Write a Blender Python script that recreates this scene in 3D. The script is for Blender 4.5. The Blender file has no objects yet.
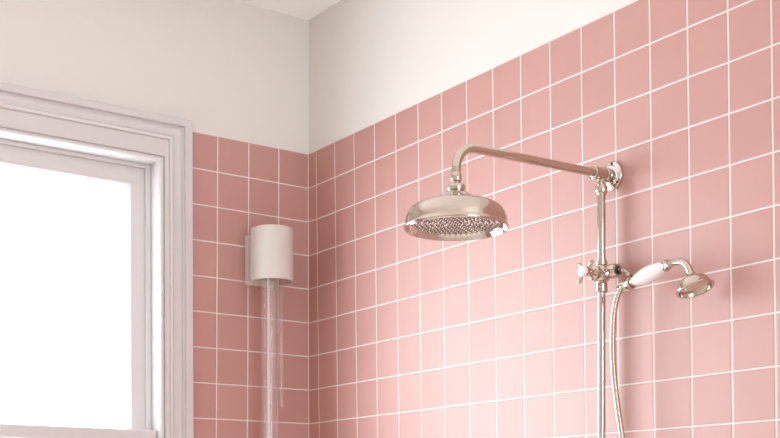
import bpy, bmesh, math, random
from mathutils import Vector, Matrix
random.seed(7)
S = bpy.context.scene
COL = S.collection
Z0 = 2.10            # top of the tiling
CEIL = 2.50
XL, YR = -2.40, -3.70   # far ends of the room (left wall side, behind the camera)

# ------------------------------------------------------------------ camera
PX, PY, FOC = 373.61, 531.016, 1222.927
yaw, pit, rol = math.radians(34.73792), math.radians(-0.57154), math.radians(-0.08464)
CAM = Vector((-1.921795, -3.10932, 1.016174))
fw = Vector((math.sin(yaw)*math.cos(pit), math.cos(yaw)*math.cos(pit), math.sin(pit)))
r0 = Vector((math.cos(yaw), -math.sin(yaw), 0)); u0 = r0.cross(fw)
rt = r0*math.cos(rol) + u0*math.sin(rol); up = -r0*math.sin(rol) + u0*math.cos(rol)
cd = bpy.data.cameras.new('camera'); cam = bpy.data.objects.new('camera', cd); COL.objects.link(cam)
m = Matrix((rt, up, -fw)).transposed().to_4x4(); m.translation = CAM
cam.matrix_world = m
cd.sensor_fit = 'HORIZONTAL'; cd.sensor_width = 36.0
cd.lens = FOC*36.0/780.0
cd.shift_x = (390-PX)/780.0
cd.shift_y = (PY-219)/780.0
cd.clip_start = 0.05
S.camera = cam

# ------------------------------------------------------------------ materials
def srgb(r, g, b):
    f = lambda c: c/12.92 if c <= .04045 else ((c+.055)/1.055)**2.4
    return (f(r/255), f(g/255), f(b/255), 1)

class NT:
    def __init__(s, name):
        s.m = bpy.data.materials.new(name); s.m.use_nodes = True
        s.t = s.m.node_tree; s.t.nodes.clear()
        s.out = s.n('ShaderNodeOutputMaterial')
    def n(s, typ, **kw):
        x = s.t.nodes.new(typ)
        for k, v in kw.items(): setattr(x, k, v)
        return x
    def l(s, a, b): s.t.links.new(a, b)
    def math(s, op, a, b=None, c=None):
        x = s.n('ShaderNodeMath', operation=op)
        for i, v in enumerate((a, b, c)):
            if v is None: continue
            if isinstance(v, (int, float)): x.inputs[i].default_value = v
            else: s.l(v, x.inputs[i])
        return x.outputs[0]

def principled(name, col, rough, metal=0.0, bump=0.0, scale=40.0, var=0.0, spec=0.5, coat=0.0, stretch=None):
    t = NT(name); p = t.n('ShaderNodeBsdfPrincipled'); t.l(p.outputs[0], t.out.inputs[0])
    p.inputs['Base Color'].default_value = col
    p.inputs['Roughness'].default_value = rough
    p.inputs['Metallic'].default_value = metal
    p.inputs['Specular IOR Level'].default_value = spec
    p.inputs['Coat Weight'].default_value = coat
    tc = t.n('ShaderNodeTexCoord'); no = t.n('ShaderNodeTexNoise')
    no.inputs['Scale'].default_value = scale; no.inputs['Detail'].default_value = 5
    if stretch:
        mp = t.n('ShaderNodeMapping'); mp.inputs['Scale'].default_value = stretch
        t.l(tc.outputs['Object'], mp.inputs[0]); t.l(mp.outputs[0], no.inputs['Vector'])
    else: t.l(tc.outputs['Object'], no.inputs['Vector'])
    if var:
        mx = t.n('ShaderNodeMix', data_type='RGBA')
        mx.inputs['A'].default_value = tuple(c*(1-var) for c in col[:3])+(1,)
        mx.inputs['B'].default_value = tuple(min(1, c*(1+var)) for c in col[:3])+(1,)
        t.l(no.outputs[0], mx.inputs['Factor']); t.l(mx.outputs['Result'], p.inputs['Base Color'])
    if bump:
        b = t.n('ShaderNodeBump'); b.inputs['Strength'].default_value = bump; b.inputs['Distance'].default_value = .002
        t.l(no.outputs[0], b.inputs['Height']); t.l(b.outputs[0], p.inputs['Normal'])
    return t.m

def tile_material(name, axis, first, shear, c_a, c_b, c_grout, rough):
    """square ceramic wall tiles, 100 mm pitch; axis: horizontal world axis of that wall"""
    t = NT(name); p = t.n('ShaderNodeBsdfPrincipled'); t.l(p.outputs[0], t.out.inputs[0])
    tc = t.n('ShaderNodeTexCoord'); sp = t.n('ShaderNodeSeparateXYZ'); t.l(tc.outputs['Object'], sp.inputs[0])
    raw = t.math('MULTIPLY', sp.outputs[axis], -1.0)
    zz = t.math('SUBTRACT', sp.outputs['Z'], Z0-.4)
    u = t.math('MULTIPLY_ADD', zz, shear, raw)
    # tiny hand-set waviness of the joints
    nw = t.n('ShaderNodeTexNoise'); nw.inputs['Scale'].default_value = 5; t.l(tc.outputs['Object'], nw.inputs['Vector'])
    wv = t.math('MULTIPLY', t.math('SUBTRACT', nw.outputs[0], .5), .0022)
    u = t.math('ADD', u, wv)
    v = t.math('ADD', t.math('SUBTRACT', Z0, sp.outputs['Z']), wv)
    cu = t.math('DIVIDE', t.math('SUBTRACT', u, first), .1)
    cv = t.math('DIVIDE', v, .1)
    fu = t.math('PINGPONG', cu, .5); fv = t.math('PINGPONG', cv, .5)   # 0 on a joint, .5 mid tile
    # first cut column keeps to the corner: no joint line nearer than 20 mm to it
    near = t.math('GREATER_THAN', .02, raw)
    fu = t.math('MAXIMUM', fu, t.math('MULTIPLY', near, .5))
    # none along the top edge
    top = t.math('GREATER_THAN', .02, v)
    fv = t.math('MAXIMUM', fv, t.math('MULTIPLY', top, .5))
    cn = t.math('MULTIPLY', raw, 10.0)                                 # joint along the corner
    d = t.math('MINIMUM', t.math('MINIMUM', fu, fv), cn)
    mr = t.n('ShaderNodeMapRange', interpolation_type='SMOOTHSTEP')
    mr.inputs['From Min'].default_value = .013; mr.inputs['From Max'].default_value = .020
    t.l(d, mr.inputs['Value'])
    cmb = t.n('ShaderNodeCombineXYZ')
    t.l(t.math('FLOOR', cu), cmb.inputs[0]); t.l(t.math('FLOOR', cv), cmb.inputs[1])
    wn = t.n('ShaderNodeTexWhiteNoise', noise_dimensions='3D'); t.l(cmb.outputs[0], wn.inputs['Vector'])
    cl = t.n('ShaderNodeTexNoise'); cl.inputs['Scale'].default_value = 14; cl.inputs['Detail'].default_value = 4
    t.l(tc.outputs['Object'], cl.inputs['Vector'])
    fac = t.math('ADD', t.math('MULTIPLY', wn.outputs['Value'], .6), t.math('MULTIPLY', cl.outputs[0], .4))
    mx = t.n('ShaderNodeMix', data_type='RGBA'); mx.inputs['A'].default_value = c_a; mx.inputs['B'].default_value = c_b
    t.l(fac, mx.inputs['Factor'])
    m2 = t.n('ShaderNodeMix', data_type='RGBA'); m2.inputs['A'].default_value = c_grout
    t.l(mr.outputs[0], m2.inputs['Factor']); t.l(mx.outputs['Result'], m2.inputs['B'])
    t.l(m2.outputs['Result'], p.inputs['Base Color'])
    mro = t.n('ShaderNodeMapRange'); mro.inputs['To Min'].default_value = .75; mro.inputs['To Max'].default_value = rough
    t.l(mr.outputs[0], mro.inputs['Value']); t.l(mro.outputs[0], p.inputs['Roughness'])
    p.inputs['Specular IOR Level'].default_value = 1.0; p.inputs['IOR'].default_value = 1.78
    edge = t.n('ShaderNodeMapRange', interpolation_type='SMOOTHSTEP')
    edge.inputs['From Min'].default_value = .010; edge.inputs['From Max'].default_value = .045
    t.l(d, edge.inputs['Value'])
    sw = t.n('ShaderNodeTexNoise'); sw.inputs['Scale'].default_value = 22; sw.inputs['Detail'].default_value = 2
    t.l(tc.outputs['Object'], sw.inputs['Vector'])
    h = t.math('ADD', edge.outputs[0], t.math('MULTIPLY', sw.outputs[0], .25))
    b = t.n('ShaderNodeBump'); b.inputs['Strength'].default_value = .55; b.inputs['Distance'].default_value = .0012
    t.l(h, b.inputs['Height']); t.l(b.outputs[0], p.inputs['Normal'])
    return t.m

def clear_material(name, tint, haze, rough, gloss):
    t = NT(name)
    tr = t.n('ShaderNodeBsdfTransparent'); tr.inputs[0].default_value = tint
    gl = t.n('ShaderNodeBsdfGlossy'); gl.inputs['Roughness'].default_value = rough
    df = t.n('ShaderNodeBsdfDiffuse'); df.inputs[0].default_value = (.85, .83, .83, 1)
    lw = t.n('ShaderNodeLayerWeight'); lw.inputs[0].default_value = .5
    ge = t.n('ShaderNodeNewGeometry'); front = t.math('SUBTRACT', 1.0, ge.outputs['Backfacing'])
    fac = t.math('MULTIPLY', t.math('MULTIPLY_ADD', t.math('POWER', lw.outputs['Facing'], 3.0), gloss, .03), front)
    m1 = t.n('ShaderNodeMixShader'); t.l(t.math('MULTIPLY', front, haze), m1.inputs[0])
    t.l(tr.outputs[0], m1.inputs[1]); t.l(df.outputs[0], m1.inputs[2])
    m2 = t.n('ShaderNodeMixShader'); t.l(fac, m2.inputs[0])
    t.l(m1.outputs[0], m2.inputs[1]); t.l(gl.outputs[0], m2.inputs[2])
    t.l(m2.outputs[0], t.out.inputs[0])
    return t.m

TA, TB, TG = (.40, .162, .130, 1), (.46, .205, .168, 1), (.66, .61, .57, 1)
M = {
 'tile_left': tile_material('pink_tile_left', 'X', .1050, .00886, TA, TB, TG, .60),
 'tile_right': tile_material('pink_tile_right', 'Y', .0503, .01722, TA, TB, TG, .60),
 'plaster': principled('cream_plaster', (.70, .672, .632, 1), .85, bump=.08, scale=60, var=.012, spec=.25),
 'ceil': principled('ceiling_paint', (.93, .92, .92, 1), .9, bump=.05, scale=60, spec=.2),
 'trim': principled('trim_gloss_paint', (.60, .565, .56, 1), .33, bump=.04, scale=45, var=.01),
 'sash': principled('sash_gloss_paint', (.64, .62, .62, 1), .33, bump=.03, scale=45),
 'nickel': principled('brushed_nickel', (.58, .50, .425, 1), .14, 1.0, scale=30, var=.03, stretch=(1, 1, 14)),
 'chrome': principled('polished_nickel', (.70, .645, .60, 1), .07, 1.0, bump=.01, scale=60),
 'nozzle': principled('dark_nickel', (.42, .35, .31, 1), .25, .9, bump=.02, scale=60),
 'porcelain': principled('white_porcelain', (.74, .735, .72, 1), .12, coat=.4, var=.01, scale=8),
 'dark': principled('dark_matte', (.05, .04, .04, 1), .5, bump=.05, scale=80),
 'plastic': principled('cream_enamel', (.62, .58, .53, 1), .28, var=.012, scale=12, bump=.02),
 'clear': clear_material('clear_tube', (.995, .99, .99, 1), .09, .05, .85),
 'clear_in': clear_material('clear_inner_tube', (.995, .99, .99, 1), .07, .05, .8),
 'milky': clear_material('milky_rod', (.99, .98, .98, 1), .55, .1, .5),
 'glass': clear_material('window_glass', (.98, .985, .985, 1), .0, .02, .7),
 'floor': principled('pale_floor', (.80, .74, .66, 1), .45, var=.06, scale=9, bump=.05),
}

# ------------------------------------------------------------------ mesh helpers
def box(bm, a, b, bev=0.0):
    x0, y0, z0 = (min(a[i], b[i]) for i in range(3)); x1, y1, z1 = (max(a[i], b[i]) for i in range(3))
    mat = Matrix.Translation(((x0+x1)/2, (y0+y1)/2, (z0+z1)/2)) @ Matrix.Diagonal((x1-x0, y1-y0, z1-z0, 1))
    g = bmesh.ops.create_cube(bm, size=1, matrix=mat)
    if bev:
        es = list({e for v in g['verts'] for e in v.link_edges})
        bmesh.ops.bevel(bm, geom=es, offset=bev, segments=3, affect='EDGES', profile=.5)

def frame_of(axis):
    w = Vector(axis).normalized()
    h = Vector((0, 0, 1)) if abs(w.z) < .9 else Vector((1, 0, 0))
    a = h.cross(w).normalized(); b = w.cross(a)
    return a, b, w

def lathe(bm, prof, org, axis=(0, 0, 1), seg=48, caps=True, closed=False):
    """prof: list of (radius, distance along the axis)"""
    a, b, w = frame_of(axis); org = Vector(org); rings = []
    for r, h in prof:
        if r < 1e-6: rings.append([bm.verts.new(org + w*h)])
        else: rings.append([bm.verts.new(org + w*h + (a*math.cos(2*math.pi*k/seg) + b*math.sin(2*math.pi*k/seg))*r) for k in range(seg)])
    prs = list(zip(rings, rings[1:]))
    if closed: prs.append((rings[-1], rings[0]))
    for p, q in prs:
        for k in range(seg):
            k2 = (k+1) % seg
            if len(p) == 1 and len(q) == 1: continue
            if len(p) == 1: bm.faces.new((p[0], q[k2], q[k]))
            elif len(q) == 1: bm.faces.new((p[k], p[k2], q[0]))
            else: bm.faces.new((p[k], p[k2], q[k2], q[k]))
    if caps and not closed:
        if len(rings[0]) > 1: bm.faces.new(rings[0][::-1])
        if len(rings[-1]) > 1: bm.faces.new(rings[-1])

def smooth_path(pts, n=12):
    """Catmull-Rom through the points"""
    P = [Vector(p) for p in pts]; P = [P[0]*2-P[1]] + P + [P[-1]*2-P[-2]]; out = []
    for i in range(1, len(P)-2):
        for k in range(n):
            t = k/n; a, b, c, d = P[i-1:i+3]
            out.append(.5*((2*b)+(c-a)*t+(2*a-5*b+4*c-d)*t*t+(3*b-a-3*c+d)*t**3))
    out.append(P[-2]); return out

def fillet(a, corner, b, rad, n=14):
    """straight - arc - straight"""
    a, c, b = Vector(a), Vector(corner), Vector(b)
    d1 = (a-c).normalized(); d2 = (b-c).normalized()
    ang = d1.angle(d2); tl = rad/math.tan(ang/2)
    p1, p2 = c+d1*tl, c+d2*tl
    ctr = c + (d1+d2).normalized()*(rad/math.sin(ang/2))
    out = [a]; v1, v2 = p1-ctr, p2-ctr; tot = v1.angle(v2)
    for k in range(n+1):
        t = k/n; out.append(ctr + (v1*math.sin((1-t)*tot) + v2*math.sin(t*tot))/math.sin(tot))
    out.append(b); return out

def tube(bm, path, rad, seg=20, caps=True):
    P = [Vector(p) for p in path]; n = len(P)
    R = rad if callable(rad) else (lambda i: rad)
    T = [(P[min(i+1, n-1)]-P[max(i-1, 0)]).normalized() for i in range(n)]
    a, b, _ = frame_of(T[0]); rings = []
    for i in range(n):
        a = (a - T[i]*a.dot(T[i])).normalized(); b = T[i].cross(a)
        rings.append([bm.verts.new(P[i] + (a*math.cos(2*math.pi*k/seg)+b*math.sin(2*math.pi*k/seg))*R(i)) for k in range(seg)])
    for p, q in zip(rings, rings[1:]):
        for k in range(seg):
            bm.faces.new((p[k], p[(k+1) % seg], q[(k+1) % seg], q[k]))
    if caps: bm.faces.new(rings[0][::-1]); bm.faces.new(rings[-1])

def wloc(o):
    v = Vector((0, 0, 0))
    while o: v += o.location; o = o.parent
    return v

def obj(name, bm, mat, parent=None, ang=35, origin=None):
    bmesh.ops.recalc_face_normals(bm, faces=bm.faces)
    base = wloc(parent) if parent else Vector((0, 0, 0))
    loc = Vector(origin)-base if origin is not None else Vector((0, 0, 0))
    for v in bm.verts: v.co -= base+loc
    me = bpy.data.meshes.new(name); bm.to_mesh(me); bm.free()
    for p in me.polygons: p.use_smooth = True
    me.set_sharp_from_angle(angle=math.radians(ang))
    me.materials.append(M[mat])
    o = bpy.data.objects.new(name, me); COL.objects.link(o); o.location = loc
    if parent: o.parent = parent
    return o

def thing(name, label, cat, loc):
    o = bpy.data.objects.new(name, None); COL.objects.link(o); o.location = loc
    o.empty_display_size = .05
    o['label'] = label; o['category'] = cat
    return o

def struct(o, label, cat):
    o['kind'] = 'structure'; o['label'] = label; o['category'] = cat
    return o
NEW = bmesh.new

# ------------------------------------------------------------------ the room
TT = .004   # tile thickness in front of the plaster
WO = (-1.700, -.4916, .52, 1.997)          # window opening x0,x1,z0,z1
def holed(bm, y0, y1, xa, xb, za, zb, hole):
    x0, x1, z0, z1 = hole
    box(bm, (xa, y0, za), (x0, y1, zb)); box(bm, (x1, y0, za), (xb, y1, zb))
    box(bm, (x0, y0, za), (x1, y1, z0)); box(bm, (x0, y0, z1), (x1, y1, zb))
bm = NEW(); holed(bm, TT, .16, XL, .16, 0, CEIL, (WO[0]-.02, WO[1]+.02, WO[2], WO[3]+.02))
wl = struct(obj('wall_left', bm, 'plaster'), 'cream plastered window wall left of the corner, pink tiles below', 'wall')
bm = NEW(); holed(bm, 0, TT, XL, TT, .0, Z0, (WO[0]-.05, WO[1]+.05, WO[2]-.05, Z0-.02))
struct(obj('tiling', bm, 'tile_left', wl), '', '')
bm = NEW(); box(bm, (TT, YR, 0), (.16, TT, CEIL))
wr = struct(obj('wall_right', bm, 'plaster'), 'cream plastered shower wall right of the corner, pink tiles below', 'wall')
bm = NEW(); box(bm, (0, YR, 0), (TT, 0, Z0))
struct(obj('tiling', bm, 'tile_right', wr), '', '')
for o in (wl.children[0], wr.children[0]):
    del o['category']; o['label'] = 'square pink ceramic tiles with pale grout'
RW = (-1.10, -.15, .90, 2.25)             # opening of the unseen window added as fill light
bm = NEW(); holed(bm, YR-.16, YR, XL-.16, .16, 0, CEIL, RW)
struct(obj('wall_back', bm, 'plaster'), 'cream wall behind the camera with the added fill-light window', 'wall')
bm = NEW(); box(bm, (XL-.16, YR, 0), (XL, .16, CEIL))
struct(obj('wall_side', bm, 'plaster'), 'plain cream wall opposite the shower wall', 'wall')
bm = NEW(); box(bm, (XL-.16, YR-.16, -.1), (.16, .16, 0))
struct(obj('floor', bm, 'floor'), 'pale bathroom floor below the frame', 'floor')
bm = NEW(); box(bm, (XL-.16, YR-.16, CEIL), (.16, .16, CEIL+.1))
struct(obj('ceiling', bm, 'ceil'), 'flat white ceiling above the corner', 'ceiling')

# ---- window_1: double hung sash with moulded casing
win = thing('window_1', 'white painted sash window with moulded casing left of the pink tiles', 'window', (-1.094, 0, WO[2]))
win['kind'] = 'structure'
OX1, OX0, OZ = -.394, -1.7976, 2.120
prof = [(0, 0, TT), (0, 0, -.028), (.002, .002, -.030), (.020, .018, -.030), (.022, .020, -.028), (.0225, .0205, -.021),
        (.027, .024, -.020), (.030, .027, -.0235), (.036, .032, -.0255), (.042, .038, -.0235), (.047, .042, -.019), (.053, .047, -.0175),
        (.0555, .049, -.0215), (.060, .054, -.0235), (.0645, .059, -.0215), (.067, .062, -.015), (.072, .066, -.0135),
        (.0780, .106, -.0135), (.0795, .108, -.0095), (.0810, .110, -.0095), (.0822, .1110, -.0135), (.0838, .1125, -.0165), (.0860, .1145, -.0178),
        (.0890, .1170, -.0168), (.0920, .1195, -.0142), (.0945, .1213, -.0105), (.0966, .1226, -.0055), (.0976, .123, .0), (.0976, .123, TT)]
ZB = .50
bm = NEW(); rows = []
for ts, tt, y in prof:
    rows.append([bm.verts.new(p) for p in ((OX1-ts, y, ZB), (OX1-ts, y, OZ-tt), (OX0+ts, y, OZ-tt), (OX0+ts, y, ZB))])
for p, q in zip(rows, rows[1:]):
    for k in range(3): bm.faces.new((p[k], p[k+1], q[k+1], q[k]))
for k in range(3): bm.faces.new((rows[0][k], rows[-1][k], rows[-1][k+1], rows[0][k+1]))
bm.faces.new([r[0] for r in rows]); bm.faces.new([r[3] for r in rows][::-1])
obj('casing', bm, 'trim', win, ang=40)
x0, x1, z0, z1 = WO
bm = NEW()   # jamb lining with the parting bead between the sashes
box(bm, (x1, TT, z0), (x1+.02, .159, z1)); box(bm, (x0-.02, TT, z0), (x0, .159, z1)); box(bm, (x0-.02, TT, z1), (x1+.02, .159, z1+.02))
box(bm, (x1-.016, .0330, z0), (x1, .0400, z1), .0015); box(bm, (x0, .0330, z0), (x0+.016, .0400, z1), .0015)
box(bm, (x0+.016, .0330, z1-.012), (x1-.016, .0400, z1), .0015)
obj('jamb', bm, 'sash', win)
MZ = 1.2605
def sash(name, y0, y1, za, zb, stile, top, bot):
    bm = NEW(); a, b = x0+.0015, x1-.0015; ym = (y0+y1)/2
    gx0, gx1, gz0, gz1 = a+stile, b-stile, za+bot, zb-top
    box(bm, (a, y0, za), (gx0, y1, zb), .002); box(bm, (gx1, y0, za), (b, y1, zb), .002)
    box(bm, (gx0-.003, y0, gz1), (gx1+.003, y1, zb), .002); box(bm, (gx0-.003, y0, za), (gx1+.003, y1, gz0), .002)
    # glazing moulding: a small chamfer running round the pane
    q = .006; rr = []
    for d, y in ((-.001, y0+.003), (-.001, ym+.004), (q, ym+.004), (q, ym-.003), (q*.55, y0+.006)):
        rr.append([bm.verts.new(p) for p in ((gx0+d, y, gz0+d), (gx1-d, y, gz0+d), (gx1-d, y, gz1-d), (gx0+d, y, gz1-d))])
    for p, s in zip(rr, rr[1:]+rr[:1]):
        for k in range(4): bm.faces.new((p[k], p[(k+1) % 4], s[(k+1) % 4], s[k]))
    o = obj(name, bm, 'sash', win, ang=30)
    bm = NEW(); box(bm, (gx0+.001, ym-.002, gz0+.001), (gx1-.001, ym+.002, gz1-.001))
    obj('pane', bm, 'glass', o)
sash('upper_sash', .0405, .078, MZ-.036, z1-.0015, .0570, .0585, .036)
sash('lower_sash', -.002, .0325, z0+.002, MZ, .045, .034, .08)
bm = NEW(); box(bm, (OX0-.03, -.06, .47), (OX1+.03, TT, .50), .006); box(bm, (x0, TT, .47), (x1, .20, .52), .004)
obj('sill', bm, 'trim', win)

# ---- fill_window behind the camera (unseen, added for fill light and reflections)
w2 = thing('fill_window', 'unseen white casement window added behind the camera for fill light', 'window', (-.6, YR, RW[2]))
w2['kind'] = 'structure'
bm = NEW(); a0, a1, c0, c1 = RW
ya, yb = YR-.10, YR-.05
box(bm, (a0, ya, c0), (a0+.06, yb, c1), .003); box(bm, (a1-.06, ya, c0), (a1, yb, c1), .003)
box(bm, (a0+.06, ya, c0), (a1-.06, yb, c0+.06), .003); box(bm, (a0+.06, ya, c1-.06), (a1-.06, yb, c1), .003)
for t in (1/3, 2/3):
    xm = a0+(a1-a0)*t; box(bm, (xm-.04, ya, c0+.06), (xm+.04, yb, c1-.06), .003)
obj('window_frame', bm, 'sash', w2)
for k in range(3):
    xs = [a0+.06] + [v for t in (1/3, 2/3) for v in (a0+(a1-a0)*t-.04, a0+(a1-a0)*t+.04)] + [a1-.06]
    bm = NEW(); box(bm, (xs[2*k], ya+.02, c0+.06), (xs[2*k+1], ya+.024, c1-.06)); obj('pane', bm, 'glass', w2)

# ------------------------------------------------------------------ shower column
RX, RY = -.0345, -1.2410
AZ = 1.7490                                # arm height at the wall
HX = -.4292                                # axis of the rose
col = thing('rain_shower', 'brushed nickel wall mounted shower with round overhead rose and riser pipe on the pink tiles', 'shower', (RX, RY, .75))
# wall flange: polished disc
FY = RY
bm = NEW()
lathe(bm, [(.0, 0), (.0300, 0), (.0310, -.001), (.0310, -.0065), (.0300, -.0080), (.0240, -.0088), (.0225, -.0100), (.0215, -.0118), (.0160, -.0135), (.0, -.0135)], (0, FY, AZ), (1, 0, 0), 56)
fl = obj('wall_flange', bm, 'chrome', col, origin=(0, FY, AZ))
fl['label'] = 'polished round wall flange'
sc0 = None
for k, an in enumerate((100, 220, 340)):
    c = (-.0082, FY+.0264*math.cos(math.radians(an)), AZ+.0264*math.sin(math.radians(an)))
    if sc0 is None:
        bm = NEW(); lathe(bm, [(0, 0), (.003, 0), (.003, -.0015), (.0018, -.0022), (0, -.0016)], c, (1, 0, 0), 16)
        sc0 = obj('screw', bm, 'dark', fl, origin=c)
    else:
        d = sc0.copy(); COL.objects.link(d); d.parent = fl; d.location = Vector(c)-wloc(fl)
# tee socket on the arm
bm = NEW()
lathe(bm, [(.0, -.010), (.0125, -.010), (.0125, -.016), (.0160, -.018), (.0160, -.025), (.0140, -.027), (.0138, -.056), (.0144, -.0565), (.0144, -.060), (.0125, -.0615), (0, -.0615)], (0, FY, AZ), (1, 0, -.0), 40)
obj('arm_socket', bm, 'nickel', col)
bm = NEW()
lathe(bm, [(0, .004), (.0085, .004), (.0085, -.012), (.0100, -.014), (.0125, -.019), (.0140, -.024), (.0135, -.031), (.0120, -.036), (.0100, -.0385), (0, -.0385)], (RX, RY, AZ-.006), (0, 0, 1), 40)
obj('riser_nut', bm, 'nickel', col)
# arm with the swan bend
AE = AZ-.0060
path = fillet((-.052, FY, AZ-.0003), (HX, FY, AE), (HX, FY, 1.676), .048, 22)
bm = NEW(); tube(bm, path, .0091, 28)
obj('arm', bm, 'nickel', col, ang=50)
bm = NEW()
lathe(bm, [(0, .003), (.0088, .003), (.0095, 0), (.0105, -.003), (.0108, -.013), (.0095, -.0155), (.0068, -.0165), (.0066, -.024), (0, -.024)], (HX, FY, 1.6875), (0, 0, 1), 36)
obj('arm_collar', bm, 'nickel', col)
bm = NEW(); tube(bm, [(RX, RY, AZ-.03), (RX, RY, 1.5), (RX, RY, 1.1), (RX, RY, .75)], .0087, 28)
obj('riser_pipe', bm, 'nickel', col, ang=50)
# overhead rose
HZ = 1.5795                                # rim height
bm = NEW()
outer = [(.1010, 0), (.1025, .0010), (.1025, .0035), (.1008, .0055), (.1000, .0090), (.0996, .0150), (.0983, .0235), (.0950, .0320), (.0897, .0390),
         (.082, .0445), (.072, .0488), (.059, .0522), (.048, .0552), (.039, .0592), (.0315, .0645), (.0250, .0690), (.0195, .0718), (.0165, .0728),
         (.0158, .0735), (.0170, .0748), (.0180, .0800), (.0170, .0846), (.0132, .0880), (.0085, .0900), (.0, .0900)]
inner = [(.0, .0145), (.088, .0145), (.0930, .0140), (.0963, .0070), (.0990, .0006)]
lathe(bm, inner + outer, (HX, FY, HZ), (0, 0, 1), 96)
hd = obj('shower_head', bm, 'nickel', col, ang=40, origin=(HX, FY, HZ))
bm = NEW(); lathe(bm, [(.0990, .0004), (.0966, .0068), (.0938, .0136), (.0905, .0138), (.0900, .0132), (.0925, .0128), (.0955, .0062), (.0982, -.0003)], (HX, FY, HZ), (0, 0, 1), 96, closed=True)
q = obj('inner_rim', bm, 'chrome', hd, ang=60); q['label'] = 'polished inside lip of the rose'
bm = NEW(); lathe(bm, [(0, .0140), (.0895, .0140), (.0895, .0120), (.0885, .0112), (0, .0112)], (HX, FY, HZ), (0, 0, 1), 96)
sp = obj('spray_plate', bm, 'chrome', hd, origin=(HX, FY, HZ+.0112))
# spray nozzles: short domed nubs in rings
spots = [(0, 0)]
for ring in range(1, 9):
    n = 6*ring
    for k in range(n):
        a = 2*math.pi*(k+.5*(ring % 2))/n; spots.append((ring*.0105*math.cos(a), ring*.0105*math.sin(a)))
spots.sort(key=lambda s: (s[0]+HX-CAM.x)**2+(s[1]+FY-CAM.y)**2)
NP = [(0, 0), (.0026, 0), (.0024, -.0030), (.0017, -.0042), (0, -.0042)]
nz0 = None
for s in spots[:100]:
    c = Vector((HX+s[0], FY+s[1], HZ+.0112))
    if nz0 is None:
        bm = NEW(); lathe(bm, NP, c, (0, 0, 1), 10); nz0 = obj('nozzle', bm, 'nozzle', hd, origin=c)
    else:
        d = nz0.copy(); COL.objects.link(d); d.parent = hd; d.location = c-wloc(hd)
bm = NEW()
for s in spots[100:]: lathe(bm, NP, (HX+s[0], FY+s[1], HZ+.0112), (0, 0, 1), 8)
nf = obj('nozzle_field', bm, 'nozzle', hd); nf['kind'] = 'stuff'
# diverter valve on the riser
DZ = 1.5375
dv_c = Vector((RX, RY, DZ))
bm = NEW()
lathe(bm, [(0, .030), (.0105, .030), (.0105, .0265), (.0125, .0255), (.0130, .020), (.0120, .0175), (.0165, .0145), (.0190, .009), (.0200, 0), (.0190, -.009), (.0165, -.0145),
           (.0120, -.0175), (.0112, -.021), (.0128, -.0225), (.0128, -.033), (.0140, -.0345), (.0140, -.0385), (.0115, -.040), (0, -.040)], dv_c, (0, 0, 1), 40)
lathe(bm, [(0, 0), (.0145, 0), (.0150, .018), (.0165, .020), (.0165, .025), (.0125, .029), (.0080, .031), (.0070, .044), (0, .044)], dv_c, (-1, 0, 0), 36)   # handle side
lathe(bm, [(0, 0), (.0130, 0), (.0130, .020), (.0145, .022), (.0152, .028), (.0152, .042), (.0138, .045), (.0128, .048), (.0, .048)], dv_c, (0, -1, 0), 36)      # outlet side
dv = obj('diverter_valve', bm, 'nickel', col, origin=dv_c)
hc = dv_c + Vector((-.047, 0, -.001))
bm = NEW()
lathe(bm, [(0, -.006), (.0085, -.006), (.0098, -.002), (.0100, .003), (.0090, .0055), (0, .0055)], hc, (-1, 0, 0), 32)
for k in range(4):
    an = math.radians(45+90*k); dr = Vector((0, math.cos(an), math.sin(an)))
    lathe(bm, [(0, .006), (.0030, .006), (.0027, .012), (.0031, .018), (.0040, .023), (.0041, .026), (.0030, .0288), (0, .0295)], hc, dr, 14)
ch = obj('cross_handle', bm, 'nickel', dv, origin=hc)
bm = NEW(); lathe(bm, [(0, .004), (.0108, .004), (.0118, .006), (.0120, .009), (.0112, .0118), (.0085, .0142), (.0045, .0156), (0, .0160)], hc, (-1, 0, 0), 32)
q = obj('handle_cap', bm, 'porcelain', dv); q['label'] = 'round white porcelain cap'
bm = NEW(); lathe(bm, [(0, .0475), (.0088, .0475), (.0092, .0487), (.0082, .0500), (.0, .0500)], dv_c, (0, -1, 0), 24)  # dark disc painting the shade inside the outlet's open end
q = obj('dark_bore', bm, 'dark', dv); q['label'] = 'dark disc drawn as the shaded open end of the outlet'
# handset hook arm coming off the outlet, ending in the ring that carries the handset
def P(px, py, x):          # used for the setting-out of the handset in its own plane parallel to the wall
    d = fw + rt*((px-PX)/FOC) - up*((py-PY)/FOC)
    return CAM + d*((x-CAM.x)/d.x)
HXP = -.056
A = Vector(P(633.0, 282.0, HXP)); B = Vector(P(666.2, 265.6, HXP)); hax = (B-A).normalized()
pa = dv_c + Vector((0, -.047, 0))
bm = NEW(); tube(bm, smooth_path([pa, pa+Vector((-.004, -.014, -.002)), pa+Vector((-.012, -.030, -.007)), A-hax*.007+Vector((0, 0, .0155))], 10), .0050, 20)
lathe(bm, [(.0095, -.0115), (.0128, -.012), (.0135, -.010), (.0135, -.004), (.0122, -.0028), (.0095, -.0028)], A, hax, 32, closed=True)
obj('handset_hook', bm, 'nickel', col)

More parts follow.
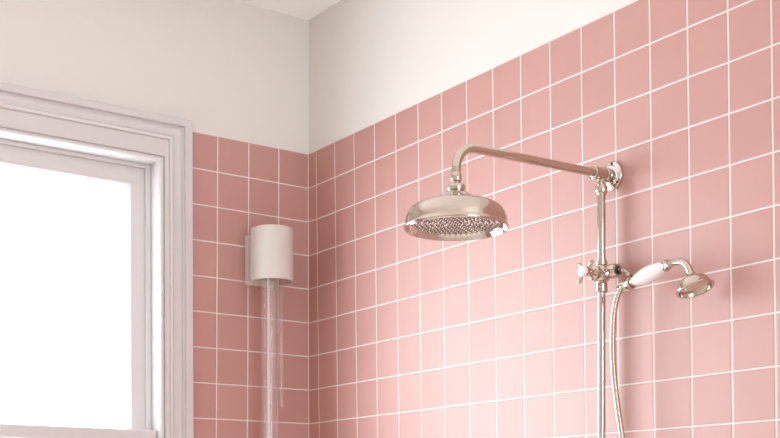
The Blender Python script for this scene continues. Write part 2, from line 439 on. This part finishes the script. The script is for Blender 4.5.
# ------------------------------------------------------------------ hand shower
hs = thing('hand_shower', 'small hand shower with white porcelain grip hooked right of the riser', 'hand shower', A)
LH = (B-A).length
bm = NEW()
prof = [(0, .0), (.0075, 0), (.0082, .002)]
for k in range(1, 20):
    t = k/20; prof.append((.0082 + 0.0082*math.sin(math.pi*min(1, t*1.02))**.8 + .0010*t, .002+(LH-.006)*t))
prof += [(.0095, LH-.002), (.0085, LH), (0, LH)]
lathe(bm, prof, A, hax, 40)
q = obj('grip', bm, 'porcelain', hs, ang=60); q['label'] = 'white porcelain grip'
bm = NEW()
lathe(bm, [(0, -.020), (.0070, -.020), (.0085, -.0185), (.0090, -.012), (.0090, -.002), (.0100, -.001), (.0102, .003), (.0088, .005), (0, .005)], A, hax, 32)
obj('lower_ferrule', bm, 'nickel', hs)
bm = NEW(); lathe(bm, [(0, -.004), (.0112, -.004), (.0122, -.002), (.0122, .002), (.0110, .0035), (.0095, .0040), (.0100, .0075), (.0085, .0085), (0, .0085)], B, hax, 32)
obj('upper_ferrule', bm, 'nickel', hs)
N1, N2, N3 = (Vector(P(x, y, HXP)) for x, y in ((675.5, 262.3), (683.5, 262.4), (688.6, 268.2)))
N4 = Vector(P(690.8, 275.5, HXP))
fn = Vector((.03, -.33, -.94)).normalized()             # the way the little rose faces
HC = Vector(P(695.5, 289.8, HXP))                        # centre of its rim
bm = NEW(); tube(bm, smooth_path([B, N1, N2, N3, N4, HC-fn*.022], 8), .0070, 24)
obj('neck', bm, 'nickel', hs, ang=60)
bm = NEW()
lathe(bm, [(0, -.0075), (.0300, -.0075), (.0312, -.006), (.0325, -.001), (.0340, .0), (.0362, .0), (.0374, -.0012), (.0376, -.0030), (.0366, -.0045), (.0340, -.0050), (.0322, -.0070),
           (.0312, -.012), (.0290, -.018), (.0250, -.0225), (.0195, -.0258), (.0140, -.0280), (.0105, -.0310), (.0095, -.0350), (0, -.0350)], HC, fn, 56)
obj('spray_head', bm, 'nickel', hs)
bm = NEW(); lathe(bm, [(0, -.0078), (.0302, -.0078), (.0302, -.0065), (.0285, -.0058), (0, -.0050)], HC, fn, 48)
q = obj('spray_face', bm, 'chrome', hs); q['label'] = 'polished face of the little rose'

# ------------------------------------------------------------------ hose
H = [A-hax*.019] + [Vector(P(x, y, d)) for x, y, d in ((623.6, 285.6, -.058), (619.2, 291.5, -.060), (615.7, 302, -.062), (613.4, 318, -.063), (612.6, 338, -.063),
     (612.9, 358, -.062), (614.2, 378, -.060), (616.3, 397, -.058), (618.9, 417, -.056), (621.8, 436, -.054))]
H += [H[-1] + (H[-1]-H[-2])*k for k in (1.0, 2.0)]
H += [H[-1]+Vector((-.004, -.010, -.10)), H[-1]+Vector((-.006, -.008, -.22)), H[-1]+Vector((-.006, .004, -.32))]
hose = thing('shower_hose', 'flexible ribbed metal hose hanging from the hand shower beside the riser', 'shower hose', H[-1])
sp_ = smooth_path(H, 24)
# resample evenly, then corrugate
ev = [sp_[0]]; step = .0013; acc = 0.0
for a, b in zip(sp_, sp_[1:]):
    L = (b-a).length; pos = step-acc
    while pos <= L: ev.append(a+(b-a)*(pos/L)); pos += step
    acc = (acc+L) % step
bm = NEW(); tube(bm, ev, lambda i: (.0066, .0069, .0066, .0056)[i % 4], 14)
obj('ribbed_sleeve', bm, 'nickel', hose, ang=80)
d0 = (H[1]-H[0]).normalized()
bm = NEW(); lathe(bm, [(0, -.001), (.0072, -.001), (.0082, .001), (.0082, .009), (.0070, .011), (.0064, .020), (0, .020)], H[0], d0, 28)
obj('end_ferrule', bm, 'chrome', hose)

# ------------------------------------------------------------------ tube dispenser on the window wall
DX, DY, DR = -.1655, -.073, .0590
ZT, ZBT = 1.8430, 1.6930
td = thing('tube_dispenser', 'cream wall dispenser with long clear tubes hanging beside the window casing', 'dispenser', (DX, 0, ZBT))
bm = NEW()   # D-shaped cover, hollow below
def dsec(r, back):
    pts = [(DX+r*math.cos(math.pi*k/40), DY-r*math.sin(math.pi*k/40)) for k in range(41)]
    pts = [(DX+r, DY+back)] + pts + [(DX-r, DY+back)]
    return pts
lv = [(DR-.0035, ZT-.006, 0), (DR-.0035, ZBT, 0), (DR-.001, ZBT-.0008, 0), (DR, ZBT+.0005, 0), (DR, ZT-.004, 0), (DR-.0012, ZT-.0012, 0), (DR-.004, ZT, 0)]
rg = [[bm.verts.new((x, y, z)) for x, y in dsec(r, .022)] for r, z, _ in lv]
for p, q in zip(rg, rg[1:]):
    for k in range(len(p)-1): bm.faces.new((p[k], p[k+1], q[k+1], q[k]))
    
bm.faces.new(rg[-1]); bm.faces.new(rg[0][::-1])
bm.faces.new([r[0] for r in rg]); bm.faces.new([r[-1] for r in rg])
obj('cover', bm, 'plastic', td)
bm = NEW()   # back plate against the tiles
box(bm, (DX-.049, -.014, ZBT-.004), (DX+.049, .0015, ZT-.012), .0012)
obj('back_plate', bm, 'plastic', td)
bm = NEW(); box(bm, (DX-.040, -.052, ZBT+.014), (DX+.040, -.012, ZT-.03), .003)
obj('tube_bracket', bm, 'plastic', td)
def pipe(bm, c, r, z0, z1, w=.0016, seg=40):
    lathe(bm, [(r, 0), (r, z1-z0), (r-w, z1-z0), (r-w, 0)], (c[0], c[1], z0), (0, 0, 1), seg, closed=True)
def at(px, y): return Vector(P2(px, 330, y))
def P2(px, py, y):
    d = fw + rt*((px-PX)/FOC) - up*((py-PY)/FOC)
    return CAM + d*((y-CAM.y)/d.y)
c1 = P2(269.4, 330, -.078)
bm = NEW(); pipe(bm, c1, .0245, .95, 1.80); obj('large_tube', bm, 'clear', td, ang=60)
zb = P2(271, 387, -.078).z
c2 = P2(271.6, 330, -.078)
bm = NEW(); pipe(bm, c2, .0125, zb, 1.80, .0022); obj('inner_tube', bm, 'clear_in', td, ang=60)
c3 = P2(269.6, 330, -.078); 
bm = NEW(); pipe(bm, c3, .0160, .96, zb-.002, .0022); obj('lower_tube', bm, 'clear_in', td, ang=60)
c5 = P2(268.6, 330, -.086)
bm = NEW(); pipe(bm, c5, .0042, .96, 1.80, .0015, 20); obj('feed_rod', bm, 'milky', td, ang=60)
c4 = P2(281.2, 330, -.070)
bm = NEW(); pipe(bm, c4, .0088, P2(281, 408, -.07).z, 1.80, .0020, 28); obj('side_tube', bm, 'clear_in', td, ang=60)

# ------------------------------------------------------------------ daylight
w = bpy.data.worlds.new('overcast_sky'); S.world = w; w.use_nodes = True
bg = w.node_tree.nodes['Background']; bg.inputs[0].default_value = (.875, .945, 1.0, 1); bg.inputs[1].default_value = 12.8
def portal(name, loc, rot, sx, sy):
    d = bpy.data.lights.new(name, 'AREA'); d.shape = 'RECTANGLE'; d.size = sx; d.size_y = sy
    d.cycles.is_portal = True
    o = bpy.data.objects.new(name, d); COL.objects.link(o); o.location = loc; o.rotation_euler = rot
portal('daylight_portal', ((x0+x1)/2, .13, (z0+z1)/2), (-math.pi/2, 0, 0), x1-x0, z1-z0)
portal('daylight_portal', ((RW[0]+RW[1])/2, YR-.12, (RW[2]+RW[3])/2), (math.pi/2, 0, 0), RW[1]-RW[0], RW[3]-RW[2])

S.view_settings.view_transform = 'Standard'; S.view_settings.look = 'None'
S.view_settings.exposure = 0.0; S.view_settings.gamma = 1.0; S.view_settings.use_curve_mapping = False
S.cycles.use_denoising = True
S.cycles.max_bounces = 14; S.cycles.diffuse_bounces = 8; S.cycles.glossy_bounces = 6
S.cycles.transparent_max_bounces = 24; S.cycles.transmission_bounces = 8
S.cycles.sample_clamp_indirect = 6.0
